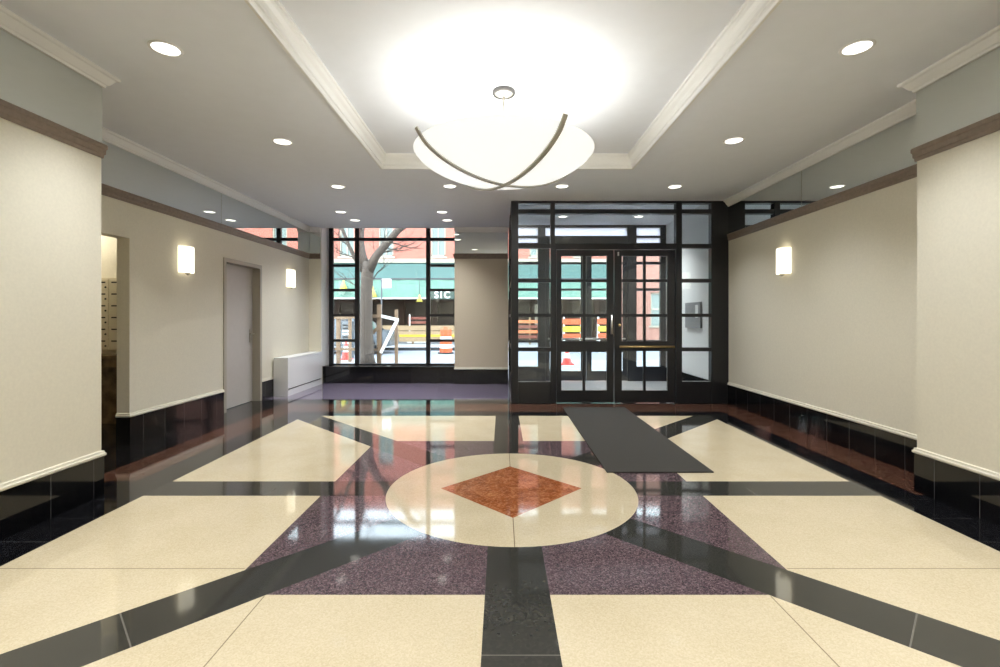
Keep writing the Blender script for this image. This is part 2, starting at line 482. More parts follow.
MB().box(WX0, WX0+.012, YP+.03, YW-.04, .345, 3.298).build('trim_%d' % tn, M['crown'], kind='structure'); tn += 1  # white face on the window reveal, paint standing in for direct sunlight
trim([(NL, YB), (NL, DL), (XL+.001, DL)], bead, -1, M['bead'])
trim([(XL-.129, OPY1), (XL, OPY1), (XL, DY0)], bead, -1, M['bead'])
trim([(XL, DY1), (XL, YP)], bead, -1, M['bead'])
trim(pathR, bead, 1, M['bead'])
trim(pathP, [(u*.5, z) for u, z in bead], -1, M['bead'])
def bb(name, path, side, m=None):
    MB().sweep(path, base, side).build(name, m or M['gtile'], kind='structure')
bb('baseboard_left_near', [(NL, YB), (NL, DL), (XL+.001, DL)], -1)
bb('baseboard_left', [(XL-.129, OPY1), (XL, OPY1), (XL, DY0)], -1)
bb('baseboard_left_far', [(XL, DY1), (XL, YP)], -1)
bb('baseboard_right', pathR, 1)
bb('baseboard_front', pathP, -1, M['granite'])
bb('baseboard_vestibule', [(3.40, YE+.06), (3.40, YW-.06)], 1, M['granite'])
# tray moulding
tray = [(0, H-.012), (-.02, H-.012), (-.02, H), (0, H), (0, TZ), (.062, TZ), (.062, 3.222), (.050, 3.214), (.044, 3.19), (.026, 3.165), (.018, 3.14), (.018, 3.118), (.008, 3.11), (.008, 3.09)]
MB().sweep([(TX0, TY0), (TX1, TY0), (TX1, TY1), (TX0, TY1)], tray, 1, closed=True).build('trim_%d' % tn, M['crown'], kind='structure'); tn += 1

# mirror band panels (each pane of mirror lifts away on its own)
def mirror(label, x0, x1, y0, y1):
    o = MB().box(x0, x1, y0, y1, 2.582, 2.998).build('mirror_panel', M['mirror'])
    tag(o, label, 'mirror', 'mirror band panels above the rail')
mt = .006
mirror('mirror panel above the rail on the protruding near left wall', NL, NL+mt, YB+.01, DL)
mirror('mirror panel above the rail on the protruding near right wall', NR-mt, NR, YB+.01, DR)
mirror('long mirror panel above the left rail, over the alcove opening and first sconce', XL, XL+mt, DL+.01, 6.45)
mirror('mirror panel above the left rail, over the grey door and far sconce', XL, XL+mt, 6.456, YP-.004)
mirror('mirror panel above the right rail, nearest the protruding wall corner', XR-mt, XR, DR+.01, 5.466)
mirror('mirror panel above the right rail, beside the black entrance screen', XR-mt, XR, 5.472, YE-.03)
mirror('narrow mirror panel above the rail on the slim pier left of the window', XL+mt+.002, WX0-.002, YP-mt, YP)
mirror('mirror panel above the rail on the beige pier between window and entrance', -.928, EX-.014, YP-mt, YP)

# ------------------------------------------------------------------ mail alcove
MB().box(-6.1, XL-.13, 5.90, 6.0, 0, 3.3).build('wall_alcove', M['wall'], kind='structure')
MB().box(-6.1, -6.0, 2.6, 5.9, 0, 3.3).build('wall_alcove_side', M['wall'], kind='structure')
MB().box(-6.1, XL-.13, 2.5, 2.6, 0, 3.3).build('wall_alcove_near', M['wall'], kind='structure')
MB().box(-6.1, XL-.13, 2.5, 6.0, 2.62, 2.72).build('ceiling_alcove', M['ceil'], kind='structure')
MB().box(-6.0, XL-.131, 5.86, 5.90, 0, .80).build('trim_%d' % tn, M['marble'], kind='structure'); tn += 1
mb_ = empty('mailbox_bank', (-5.15, 5.90, .90))
tag(mb_, 'pale metal bank of locked mailboxes on the wall inside the left alcove', 'mailboxes')
b = MB(); b.box(-.50, .50, -.05, -.002, 0, .90, .006); b.build('body', M['mail'], mb_)
for r in range(6):
    for c in range(6):
        x0 = -.48 + c*.161; z0 = .02 + r*.1445
        d = MB().box(x0, x0+.152, -.060, -.0495, z0, z0+.136, .003).build('mailbox_door', M['mail'], mb_)
        if c >= 3:
            MB().box(x0+.03, x0+.115, -.0635, -.0595, z0+.092, z0+.108).build('name_slot', M['dark'], d)
            MB().lathe([(0, 0), (.011, 0), (.011, .005), (0, .005)], n=12).build('lock', M['dark'], d)
            l = d.children[-1] if d.children[-1].name.startswith('lock') else [q for q in d.children if q.name.startswith('lock')][0]
            l.location = (x0+.118, -.060, z0+.04); l.rotation_euler = (PI/2, 0, 0)
b = MB(); b.box(-5.99, XL-.14, 5.58, 5.858, .82, .865, .006); b.box(-5.99, XL-.14, 5.62, 5.858, .72, .82)
o = b.build('mail_shelf', M['marble']); tag(o, 'brown marble shelf under the mailboxes in the left alcove', 'shelf')

# ------------------------------------------------------------------ left door
d1 = empty('door_1', (XL, (DY0+DY1)/2, 0)); tag(d1, kind='structure')
d1['label'] = 'plain grey door in the left wall'
hw = (DY1-DY0)/2
b = MB()
fw = .055
b.box(-.16, .016, -hw, -hw+fw, 0, DZ); b.box(-.16, .016, hw-fw, hw, 0, DZ); b.box(-.16, .016, -hw+fw, hw-fw, DZ-fw, DZ)
b.build('door_frame', M['doorf'], d1)
MB().box(-.15, -.105, -hw+fw+.003, hw-fw-.003, .008, DZ-fw-.003).build('door_leaf', M['doorp'], d1)
b = MB(); b.box(-.105, -.097, hw-fw-.10, hw-fw-.05, .93, 1.13)
b.build('lock_plate', M['nickel'], d1)
b = MB(); b.tube([(-.097, hw-fw-.075, 1.06), (-.045, hw-fw-.075, 1.06), (-.04, hw-fw-.09, 1.06), (-.04, hw-fw-.19, 1.06)], .010, 10)
b.build('handle', M['nickel'], d1)

# ------------------------------------------------------------------ convector cover under the left end of the window
cv = empty('convector_cover', ((XL-3.55)/2, 8.65, 0))
tag(cv, 'low white metal convector cover standing along the left wall by the window', 'radiator cover')
x0, x1 = XL+.02-cv.location.x, -3.55-cv.location.x
y0, y1 = 7.9-8.65, 9.395-8.65
MB().box(x0, x1-.012, y0+.004, y1, .118, .612).build('body', M['white'], cv)
MB().box(x0, x1, y0, y1, .614, .645, .005).build('top', M['white'], cv)
MB().box(x1-.012, x1, y0+.004, y1, .128, .612, .003).build('front_panel', M['white'], cv)
MB().box(x0, x1-.004, y0+.004, y1, 0, .100).build('plinth', M['white'], cv)
MB().box(x0, x1-.03, y0+.01, y1, .100, .118).build('vent_slot', M['dark'], cv)
MB().box(x0, x1-.0, y0-.003, y0+.004, .0, .614).build('end_panel', M['white'], cv)

# ------------------------------------------------------------------ big window
S98 = YW/FPX
def wx(px): return (px-501.5)*S98
def wz(py): return EYE+(318.3-py)*S98
w1 = empty('window_1', (-2.1, YW, .34)); tag(w1, kind='structure')
def win(parent, mats_frame, vbars, hbars, panes, y, th, glass_y=None, name='window_frame'):
    """vbars (x0,x1,z0,z1), hbars (x0,x1,z0,z1) and panes (x0,x1,z0,z1) in world metres"""
    ox, oy, oz = parent.location
    b = MB()
    for (a, c, z0, z1) in vbars: b.box(a-ox, c-ox, y-th/2-oy, y+th/2-oy, z0-oz, z1-oz, .006)
    for (a, c, z0, z1) in hbars: b.box(a-ox, c-ox, y-th*.45-oy, y+th*.45-oy, z0-oz, z1-oz)
    f = b.build(name, mats_frame, parent)
    g = MB()
    for (a, c, z0, z1) in panes: g.box(a-ox, c-ox, y-.003-oy, y+.003-oy, z0-oz, z1-oz)
    g.build('glass', M['glass'], parent)
    return f
ztop = 3.298
vb = [(WX0+.002, wx(333.6), .341, ztop), (wx(355.2), wx(359.6), .341, ztop), (wx(426.2), wx(430.4), .341, ztop), (WX1-.09, WX1-.002, .341, ztop)]
hb = [(WX0+.003, WX1-.003, wz(241.0), wz(237.9)), (WX0+.003, WX1-.003, .342, .362)]
for py in (265.6, 290.1, 315.3, 340.5):
    for (a, c) in ((wx(333), wx(356)), (wx(429), WX1-.05)):
        hb.append((a, c, wz(py+1.35), wz(py-1.35)))
win(w1, M['frame'], vb, hb, [(WX0+.01, WX1-.01, .35, ztop-.005)], YW, .07)

# ------------------------------------------------------------------ inner entrance screen (window_2) and its two doors
S7 = YE/FPX
def ex(px): return (px-501.5)*S7
def ez(py): return EYE+(318.3-py)*S7
w2 = empty('window_2', (1.8, YE, 0)); tag(w2, kind='structure')
zt = H
vb = [(EX, ex(518.3), 0, zt), (ex(550.3), ex(554.6), ez(249.6), zt), (ex(550.3), ex(556.0), 0, ez(249.6)), (ex(675), ex(680.8), 0, zt), (ex(709.9), XR-.001, 0, zt)]
hb = [(EX+.002, XR-.003, ez(204.0), zt-.001), (EX+.002, XR-.003, ez(214.4), ez(210.0)), (ex(517), ex(551), ez(248.6), ez(244.4)), (ex(679), ex(711), ez(248.6), ez(244.4)), (ex(553), ex(676), ez(249.8), ez(244.0)),
      (ex(517), ex(551), .002, ez(381.6)), (ex(679), ex(711), .002, ez(381.2))]
for py, t in ((280.8, 1.8), (315.3, 1.6), (349.2, 1.9)):
    for a, c in ((517, 551), (679, 711)): hb.append((ex(a), ex(c), ez(py+t), ez(py-t)))
panes = [(ex(517), ex(551), .30, zt-.02), (ex(679), ex(711), .30, zt-.02), (ex(553), ex(676), ez(246), zt-.02)]
win(w2, M['frame'], vb, hb, panes, YE, .11)

def glazed_leaf(name, label, y, x0, x1, glass, midx, zs, mw, frame_m, hinge_left, bars=True):
    """zs: dict of z heights"""
    d = empty(name, ((x0+x1)/2, y, 0)); tag(d, kind='structure'); d['label'] = label
    ox = d.location.x; t = .045
    b = MB(); g0, g1 = glass
    b.box(x0-ox, g0-ox, -t/2, t/2, .008, zs['top']); b.box(g1-ox, x1-ox, -t/2, t/2, .008, zs['top'])
    b.box(g0-ox, g1-ox, -t/2, t/2, zs['gt'], zs['top']); b.box(g0-ox, g1-ox, -t/2, t/2, .008, zs['gb'])
    b.box(g0-ox, g1-ox, -t/2, t/2, zs['m0'], zs['m1'])
    for k in zs['bars']: b.box(g0-ox, g1-ox, -t*.4, t*.4, k-.022, k+.022)
    b.box(midx-mw/2-ox, midx+mw/2-ox, -t*.42, t*.42, zs['gb'], zs['m0']); b.box(midx-mw/2-ox, midx+mw/2-ox, -t*.42, t*.42, zs['m1'], zs['gt'])
    b.build('door_frame', frame_m, d)
    MB().box(g0-ox-.005, g1-ox+.005, -.003, .003, zs['gb']-.005, zs['gt']+.005).build('glass', M['glass'], d)
    return d
zs = dict(top=ez(250.2), gt=ez(256.2), gb=ez(390.2), m0=ez(351.0), m1=ez(341.0), bars=(ez(280.8), ez(315.4)))
dl = glazed_leaf('door_2', 'left glazed leaf of the black entrance doors', YE, ex(556.4), ex(613.3), (ex(561.2), ex(606.6)), ex(583.8), zs, .038, M['frame'], True)
dr = glazed_leaf('door_3', 'right glazed leaf of the black entrance doors', YE, ex(614.0), ex(674.6), (ex(621.4), ex(667.0)), ex(644.3), zs, .038, M['frame'], False)
def pull(d, wxm, z0, z1, y):
    ox = d.location.x; b = MB(); x = wxm-ox
    b.tube([(x, y+.0, z0+.02), (x, y-.05, z0+.02)], .007, 8); b.tube([(x, y, z1-.02), (x, y-.05, z1-.02)], .007, 8)
    b.tube([(x, y-.05, z0), (x, y-.05, z1)], .016, 14)
    b.build('handle', M['steel'], d)
pull(dl, ex(610.6), ez(334), ez(315), -.022)
def pushbar(d, xa, xb, z, y, m, nm='push_bar'):
    ox = d.location.x; b = MB()
    sg = -1 if y < 0 else 1
    b.tube([(xa-ox, y+sg*.05, z), (xb-ox, y+sg*.05, z)], .016, 12)
    for q in (xa+.03, xb-.03): b.tube([(q-ox, y, z), (q-ox, y+sg*.05, z)], .011, 8)
    b.build(nm, m, d)
pushbar(dr, ex(618.5), ex(673), ez(346.6), -.022, M['brass'])
pushbar(dl, ex(561), ex(606), ez(339.2), .022, M['steel'])
b = MB(); b.lathe([(0, 0), (.02, 0), (.02, .012), (0, .012)], n=16); kc = b.build('key_cylinder', M['brass'], dr)
kc.location = (ex(619.2)-dr.location.x, -.022, ez(325)); kc.rotation_euler = (PI/2, 0, 0)
MB().box(ex(617.2)-dr.location.x, ex(618.6)-dr.location.x, -.03, -.022, ez(256), ez(252.2)).build('top_catch', M['steel'], dr)

# left side screen of the vestibule
w3 = empty('window_3', (EX, 8.5, 0)); tag(w3, kind='structure')
b = MB()
for a, c in ((YE+.056, YE+.10), (8.55, 8.63), (YW-.14, YW-.06)): b.box(0, .06, a-8.5, c-8.5, 0, 3.229)
for a, c in ((0, .33), (.80, .85), (1.32, 1.37), (1.85, 1.90), (2.37, 2.43), (2.89, 2.96), (3.16, 3.229)): b.box(.005, .055, YE+.06-8.5, YW-.07-8.5, a, c)
b.build('window_frame', M['frame'], w3)
MB().box(.027, .033, YE+.06-8.5, YW-.07-8.5, .3, 3.2).build('glass', M['glass'], w3)

# outer entrance screen on the facade line
w4 = empty('window_4', (1.75, YW, 0)); tag(w4, kind='structure')
zt = 3.229
ox0, ox1, ox2, ox3 = wx(537.8), wx(545.2), wx(627.0), wx(636.0)
vb = [(EX, EX+.08, 0, zt), (ox0, ox1, 0, zt), (ox2, ox3, 0, zt), (3.29, 3.399, 0, zt)]
hb = [(EX+.002, 3.398, zt-.05, zt-.001), (ox0, ox3, wz(244.4), wz(236.2)), (EX, ox0+.01, .002, wz(366.5)), (ox3-.01, 3.30, .002, wz(366.5)),
      (EX, ox0+.01, wz(238.0), wz(236.0)), (ox3-.01, 3.30, wz(238.0), wz(236.0))]
for py in (263.2, 289.6, 315.3, 341.2):
    for a, c in ((EX, ox0+.01), (ox3-.01, 3.30)): hb.append((a, c, wz(py+1.3), wz(py-1.3)))
win(w4, M['frame_l'], vb, hb, [(EX+.02, ox0+.02, .28, wz(244.4)), (ox3-.02, 3.31, .28, wz(244.4))], YW, .10)
b = MB()
for a, c, z0 in ((EX+.03, ox0+.02, wz(244.4)), (ox3-.02, 3.31, wz(244.4)), (ox0+.02, ox3-.02, wz(240))): b.box(a-1.75, c-1.75, .01, .018, z0, zt-.02)
b.build('frosted_transom', M['frost'], w4)
MB().box(EX, 3.399, YW-.049, YW+.049, wz(245.6), wz(243.2)).build('transom_bar', M['frame_l'], w4).location = (-1.75, -YW, 0)
zs2 = dict(top=wz(244.6), gt=wz(248.5), gb=wz(371.0), m0=wz(352.0), m1=wz(344.0), bars=(wz(263.2), wz(289.6)))
xm = (ox1+ox2)/2
d4 = glazed_leaf('door_4', 'left outer door leaf on the street side', YW, ox1+.003, xm-.004, (ox1+.09, xm-.11), (ox1+xm)/2-.2, zs2, .03, M['frame_l'], True)
d5 = glazed_leaf('door_5', 'right outer door leaf on the street side', YW, xm+.004, ox2-.003, (xm+.11, ox2-.09), (xm+ox2)/2+.2, zs2, .03, M['frame_l'], False)
pushbar(d4, ox1+.05, xm-.05, wz(338.6), -.022, M['steel'])
pushbar(d5, xm+.05, ox2-.05, wz(338.6), -.022, M['steel'])

# directory board in the vestibule
dbo = empty('directory_board', (3.40, 8.38, 1.36))
tag(dbo, 'grey directory board on the white side wall inside the glass entrance', 'notice board')
b = MB(); b.box(-.035, .0005, -.33, .33, -.23, .22, .004); b.build('board', M['plaque'], dbo)
b = MB(); b.box(-.040, -.035, -.25, -.14, -.05, .17); b.build('pale_insert', M['vest'], dbo)

# ------------------------------------------------------------------ floor mat
b = MB(); b.box(-.45, .45, -1.45, 1.45, .001, .012, .004)
o = b.build('floor_mat', M['mat']); o.location = (1.335, 5.44, 0)
tag(o, 'long charcoal entrance mat lying before the left entrance door', 'mat')

# ------------------------------------------------------------------ chandelier
CX, CY = .02, 4.06
ch = empty('chandelier', (CX, CY, 2.40)); tag(ch, 'large frosted white bowl chandelier with crossed nickel bands hanging in the ceiling tray', 'chandelier')
zr, zb, R = EYE+1.411-2.40, EYE+1.15-2.40, .755
outer = []
for i in range(25):
    t = i/24; r = R*t
    outer.append((r, zb + (zr-zb)*(1-math.sqrt(max(0, 1-(t*.985)**2)))/(1-math.sqrt(1-.985**2))*.62 + (zr-zb)*.38*t**2))
inner = [(R-.010, zr+.008)] + [(0 if r < 1e-6 else max(.001, r-.012), z+.012) for r, z in reversed(outer[:-1])]
b = MB(); b.lathe(outer + [(R+.006, zr+.006), (R-.004, zr+.010), inner[0]], n=96); b.mi = 1; b.lathe(inner, n=96)
bmesh.ops.remove_doubles(b.bm, verts=b.bm.verts, dist=1e-5)
b.build('glass_bowl', [M['bowl'], M['bowl_in']], ch)
def bandpts(ang, s0=-1.0, s1=1.0):
    pts = []
    for i in range(61):
        s = s0+(s1-s0)*i/60; t = abs(s)
        if t <= 1.0:
            z = zb + (zr-zb)*(1-math.sqrt(max(0, 1-(t*.985)**2)))/(1-math.sqrt(1-.985**2))*.62 + (zr-zb)*.38*t**2
        pts.append((R*s*math.cos(ang), R*s*math.sin(ang), z))
    return pts
for ang, dz in ((math.radians(180+33), 0.0), (math.radians(-57), .004)):
    pts = bandpts(ang)
    out = Vector((-math.sin(ang), math.cos(ang), 0))
    b = MB(); ringp = []
    P = [Vector(p) for p in pts]
    # run the ends up past the rim
    e0 = P[0] + Vector((P[0].x, P[0].y, 0)).normalized()*.035 + Vector((0, 0, .055))
    e1 = P[-1] + Vector((P[-1].x, P[-1].y, 0)).normalized()*.035 + Vector((0, 0, .055))
    P = [e0]+P+[e1]
    N = len(P); rows = []
    for i, p in enumerate(P):
        tdir = (P[min(i+1, N-1)]-P[max(i-1, 0)]).normalized()
        nrm = tdir.cross(out).normalized()
        if nrm.z > 0: nrm = -nrm
        w = .021
        a = p + nrm*(.006+dz); c = p + nrm*(.017+dz)
        rows.append([b._v(a-out*w), b._v(a+out*w), b._v(c+out*w), b._v(c-out*w)])
    for i in range(N-1):
        for q in range(4):
            w2_ = (q+1) % 4
            b.bm.faces.new((rows[i][q], rows[i][w2_], rows[i+1][w2_], rows[i+1][q]))
    b.bm.faces.new(rows[0]); b.bm.faces.new(list(reversed(rows[-1])))
    b.build('metal_band', M['nickel'], ch)
zc = TZ-2.40
MB().lathe([(0, zc-.05), (.03, zc-.05), (.075, zc-.03), (.085, zc-.012), (.085, zc-.001), (0, zc-.001)], n=40).build('canopy', M['nickel'], ch)
MB().lathe([(.080, zc-.034), (.092, zc-.034), (.098, zc-.018), (.096, zc-.001), (.086, zc-.001), (.080, zc-.02), (.080, zc-.034)], n=48).build('canopy_ring', M['nickel_d'], ch)
MB().tube([(0, 0, zc-.05), (0, 0, zr-.06)], .009, 12).build('stem', M['nickel'], ch)
b = MB(); b.lathe([(0, zr-.10), (.05, zr-.10), (.055, zr-.06), (0, zr-.05)], n=24)
for k in range(4):
    a = math.radians(33+90*k+180)
    b.tube([(.03*math.cos(a), .03*math.sin(a), zr-.075), ((R-.02)*math.cos(a), (R-.02)*math.sin(a), zr-.004)], .005, 8)
b.build('support_arm', M['nickel'], ch)
for k in range(4):
    a = math.radians(45*1+90*k)
    lt = bpy.data.lights.new('bulb_light', 'POINT'); lt.energy = 3; lt.color = (1, .985, .95); lt.shadow_soft_size = .05
    lo = bpy.data.objects.new('bulb_light', lt); COL.objects.link(lo); lo.parent = ch
    lo.location = (.30*math.cos(a), .30*math.sin(a), zr-.02)

# ------------------------------------------------------------------ sconces
def make_sconce():
    s = empty('wall_sconce')
    # built facing +X (wall at x=0), centre of shade at z=0
    b = MB()
    b.lathe([(.10, -.155), (.104, -.150), (.104, .150), (.10, .155), (.094, .155), (.094, -.155), (.10, -.155)], n=28, a0=-PI/2, a1=PI/2)
    b.lathe([(0, -.150), (.094, -.150)], n=28, a0=-PI/2, a1=PI/2)
    b.build('lamp_shade', M['sconce'], s)
    MB().box(0, .008, -.085, .085, -.135, .135, .003).build('back_plate', M['nickel'], s)
    b = MB(); b.lathe([(0, -.185), (.012, -.183), (.017, -.172), (.030, -.166), (.030, -.152), (0, -.152)], (.045, 0, 0), n=20); b.build('finial', M['nickel'], s)
    return s
sc0 = make_sconce()
spots = [((XL+.001, 5.70, 2.0), 0, 'lit wall sconce on the left wall between the alcove opening and the grey door', sc0),
         ((XL+.001, 8.52, 2.01), 0, 'lit wall sconce on the left wall above the white convector cover', None),
         ((XR-.001, 5.78, 1.995), PI, 'lit wall sconce on the right wall', None),
         ((-5.40, 5.899, 2.05), -PI/2, 'lit wall sconce inside the mail alcove above the mailboxes', None)]
for p, rz, lab, o in spots:
    if o is None: o = copy_tree(sc0)
    o.location = p; o.rotation_euler = (0, 0, rz)
    tag(o, lab, 'wall light', 'frosted wall sconces')
lt = bpy.data.lights.new('alcove_fill', 'POINT'); lt.energy = 8; lt.color = (1, .9, .70); lt.shadow_soft_size = .08  # unseen fill light added to brighten the mail alcove
lo = bpy.data.objects.new('alcove_fill', lt); COL.objects.link(lo); lo.location = (-5.3, 5.5, 2.35)
# ------------------------------------------------------------------ downlights
def make_downlight():
    d = empty('downlight')
    MB().lathe([(.081, .0), (.081, -.004), (.087, -.008), (.097, -.007), (.101, 0)], n=40).build('trim_ring', M['white'], d)
    MB().lathe([(0, -.003), (.081, -.003), (.081, -.0005), (0, -.0005)], n=40).build('lens', M['lens'], d)
    return d
dn0 = make_downlight()
DN = [((-2.226, 3.151), 'round recessed downlight left of the tray, closest to the protruding near left wall'),
      ((2.35, 3.139), 'round recessed downlight right of the tray, closest to the protruding near right wall'),
      ((-2.217, 4.81), 'round recessed downlight left of the chandelier, second out from the near left wall'),
      ((2.34, 4.78), 'round recessed downlight right of the chandelier, second out from the near right wall'),
      ((-2.22, 6.45), 'round recessed downlight just beyond the tray corner on the left wall side'),
      ((-.70, 6.43), 'round recessed downlight seen just below the left rim of the chandelier bowl'),
      ((.82, 6.43), 'round recessed downlight seen just below the right rim of the chandelier bowl'),
      ((2.355, 6.45), 'round recessed downlight in the ceiling before the right part of the entrance screen'),
      ((-2.70, 7.98), 'round recessed downlight of the window bay, nearer the room, left one of the pair'),
      ((-1.00, 7.99), 'round recessed downlight of the window bay, nearer the room, right one of the pair'),
      ((-2.67, 8.66), 'round recessed downlight of the window bay right by the window, left one of the pair'),
      ((-.99, 8.66), 'round recessed downlight of the window bay right by the window, right one of the pair')]
for i, ((x, y), lab) in enumerate(DN):
    o = dn0 if i == 0 else copy_tree(dn0)
    o.location = (x, y, H); tag(o, lab, 'ceiling light', 'recessed downlights in the lobby ceiling')
for (x, y), lab in (((1.16, 9.0), 'recessed downlight behind the entrance transom glass, above the left door'), ((2.60, 9.0), 'recessed downlight behind the entrance transom glass, above the right door')):
    o = copy_tree(dn0); o.location = (x, y, 3.23); tag(o, lab, 'ceiling light', 'recessed downlights in the entrance vestibule')
def spot(x, y, z, e, half=55, col=(.955, .98, 1.0), blend=.9):
    lt = bpy.data.lights.new('downlight_beam', 'SPOT'); lt.energy = e; lt.color = col; lt.spot_size = math.radians(half*2); lt.spot_blend = blend; lt.shadow_soft_size = .07
    lo = bpy.data.objects.new('downlight_beam', lt); COL.objects.link(lo); lo.location = (x, y, z-.02)
SPOT = 76
for (x, y), lab in DN: spot(x, y, H, SPOT)
for x, y in ((1.16, 9.0), (2.6, 9.0)): spot(x, y, 3.23, 150, 60)
# unseen lamps assumed in the lobby behind the camera, added for fill light
for x in (-2.2, 0.08, 2.35):
    for y, k, hf in ((1.45, 1.0, 55), (-.3, 1.35, 68), (-2.0, 1.6, 72)): spot(x, y, H, SPOT*k, hf)

# ------------------------------------------------------------------ outdoors
MB().box(-40, 40, YW+.1, 15.0, -.3, -.02).build('sidewalk', M['walk'], kind='structure')
MB().box(-40, 40, 15.0, 20.0, -.3, -.06).build('road', M['road'], kind='structure')
MB().box(-40, 40, 20.0, 20.25, -.3, .06).build('kerb', M['kerb'], kind='structure')
MB().box(-40, 40, 20.25, 40, -.3, .05).build('sidewalk_far', M['walk'], kind='structure')

# building opposite
YO = 25.5
bd = empty('shop_building', (-4, YO, .05)); tag(bd, 'salmon brick building with green awning across the street', 'building')
def PB(bld, x0, x1, y0, y1, z0, z1, bev=0): o = bd.location; bld.box(x0-o.x, x1-o.x, y0-o.y, y1-o.y, z0-o.z, z1-o.z, bev)
BX0, BX1 = -16, 6.2
wins = [-13.2, -10.7, -8.3, -6.2, -3.4, 1.9, 4.3]
ww, wz0, wz1 = .80, 4.62, 6.6
b = MB()
xs = [BX0]
for w in wins: xs += [w-ww/2, w+ww/2]
xs.append(BX1)
for i in range(0, len(xs), 2): PB(b, xs[i], xs[i+1], YO, YO+.4, 4.2, 9.0)
for w in wins: PB(b, w-ww/2, w+ww/2, YO, YO+.4, 4.2, wz0); PB(b, w-ww/2, w+ww/2, YO, YO+.4, wz1, 9.0)
b.build('brick_wall', M['brick'], bd)
for w in wins:
    b = MB()
    PB(b, w-ww/2, w-ww/2+.08, YO+.05, YO+.15, wz0, wz1); PB(b, w+ww/2-.08, w+ww/2, YO+.05, YO+.15, wz0, wz1)
    PB(b, w-ww/2, w+ww/2, YO+.05, YO+.15, wz0, wz0+.08); PB(b, w-ww/2, w+ww/2, YO+.05, YO+.15, wz1-.08, wz1)
    PB(b, w-.03, w+.03, YO+.06, YO+.15, wz0, wz1); PB(b, w-ww/2, w+ww/2, YO+.06, YO+.15, 5.5, 5.56)
    PB(b, w-ww/2-.08, w+ww/2+.08, YO-.06, YO+.05, wz0-.1, wz0)
    f = b.build('window', M['trimw'], bd)
    g = MB(); PB(g, w-ww/2+.06, w+ww/2-.06, YO+.12, YO+.14, wz0+.06, wz1-.06); g.build('pane', M['winw'], f)
b = MB(); PB(b, BX0, BX1, YO-.14, YO, 4.26, 4.48, .02); b.build('ledge', M['trimw'], bd)
# shopfront
b = MB()
PB(b, BX0, BX1, YO+.1, YO+.4, 3.0, 4.2); PB(b, BX0, BX1, YO+.1, YO+.4, .05, .55)
x = BX0
while x < BX1-.3:
    PB(b, x, x+.28, YO+.05, YO+.4, .05, 3.0); x += 1.75
PB(b, BX1-.28, BX1, YO+.05, YO+.4, .05, 3.0); PB(b, BX0, BX1, YO+.1, YO+.3, 2.15, 2.3)
b.build('shopfront', M['store'], bd)
b = MB(); PB(b, BX0+.1, BX1-.1, YO+.25, YO+.29, .5, 3.05); b.build('shop_window', M['shopglass'], bd)
b = MB()
b.box(1.7-bd.location.x, 2.9-bd.location.x, YO+.2-YO, YO+.24-YO, .9, 2.0); b.build('poster', M['trimw'], bd)
# awning
aw = empty('awning', (0, 0, 3.25)); aw.parent = bd; aw['label'] = 'long dark green awning with pale green valance'
AX0, AX1, AYF = -14.5, 6.0, 23.9
def zat(py, d): return EYE+(318.3-py)*d/FPX
zv1 = zat(278.6, AYF); zv0 = zat(297.8, AYF); zat_top = 4.28
b = MB(); b.prism([(AYF-YO, zv1-3.3), (0, zat_top-3.3), (0, zat_top-3.36), (AYF-YO, zv1-3.36)], 'x', AX0+4, AX1+4); b.build('canopy', M['awn_t'], aw)
b = MB()
n = 40; wv = []
for i in range(n+1):
    u = i/n; X_ = AX0+4+(AX1-AX0)*u
    wv.append((X_, AYF-YO-.02+.025*math.sin(i*2.2)))
pts = wv + [(a, c+.03) for a, c in reversed(wv)]
b.prism(pts, 'z', zv0-3.3, zv1-3.3)
b.build('valance', M['awn_v'], aw)
b = MB(); b.box(AX0+4, AX1+4, AYF-YO-.06, AYF-YO+.03, zv1-3.35, zv1-3.28); b.build('edge_bar', M['frame_l'], aw)
b = MB(); b.box(AX0+4, AX1+4, AYF-YO-.05, AYF-YO+.02, zv0-3.36, zv0-3.30); b.build('fringe', M['woodw'], aw)
for sx in (AX0+4.05, AX1+3.95, -2.0, 3.0): MB().tube([(sx, AYF-YO+.04, zv1-3.34), (sx, -.06, zv0-3.3+.3)], .03, 8).build('brace', M['frame_l'], aw)
MB().box((429-501.5)*AYF/FPX+4, (470-501.5)*AYF/FPX+4, AYF-YO-.068, AYF-YO-.05, zat(299.2, AYF)-3.3, zat(290.6, AYF)-3.3).build('sign_board', M['signb'], aw)
cu = bpy.data.curves.new('lettering', 'FONT'); cu.body = 'SIC'; cu.size = .46; cu.extrude = .012; cu.offset = .007; cu.align_x = 'LEFT'; cu.space_character = 1.32
tmp = bpy.data.objects.new('lettering_curve', cu); COL.objects.link(tmp); bpy.context.view_layer.update()
lme = bpy.data.meshes.new_from_object(tmp.evaluated_get(bpy.context.evaluated_depsgraph_get())); bpy.data.objects.remove(tmp)
lt = bpy.data.objects.new('lettering', lme); COL.objects.link(lt); lt.parent = aw; lme.materials.clear(); lme.materials.append(M['sign'])
lt.location = ((434.6-501.5)*AYF/FPX+4, AYF-YO-.085, zat(298.0, AYF)-3.3); lt.rotation_euler = (PI/2, 0, 0)

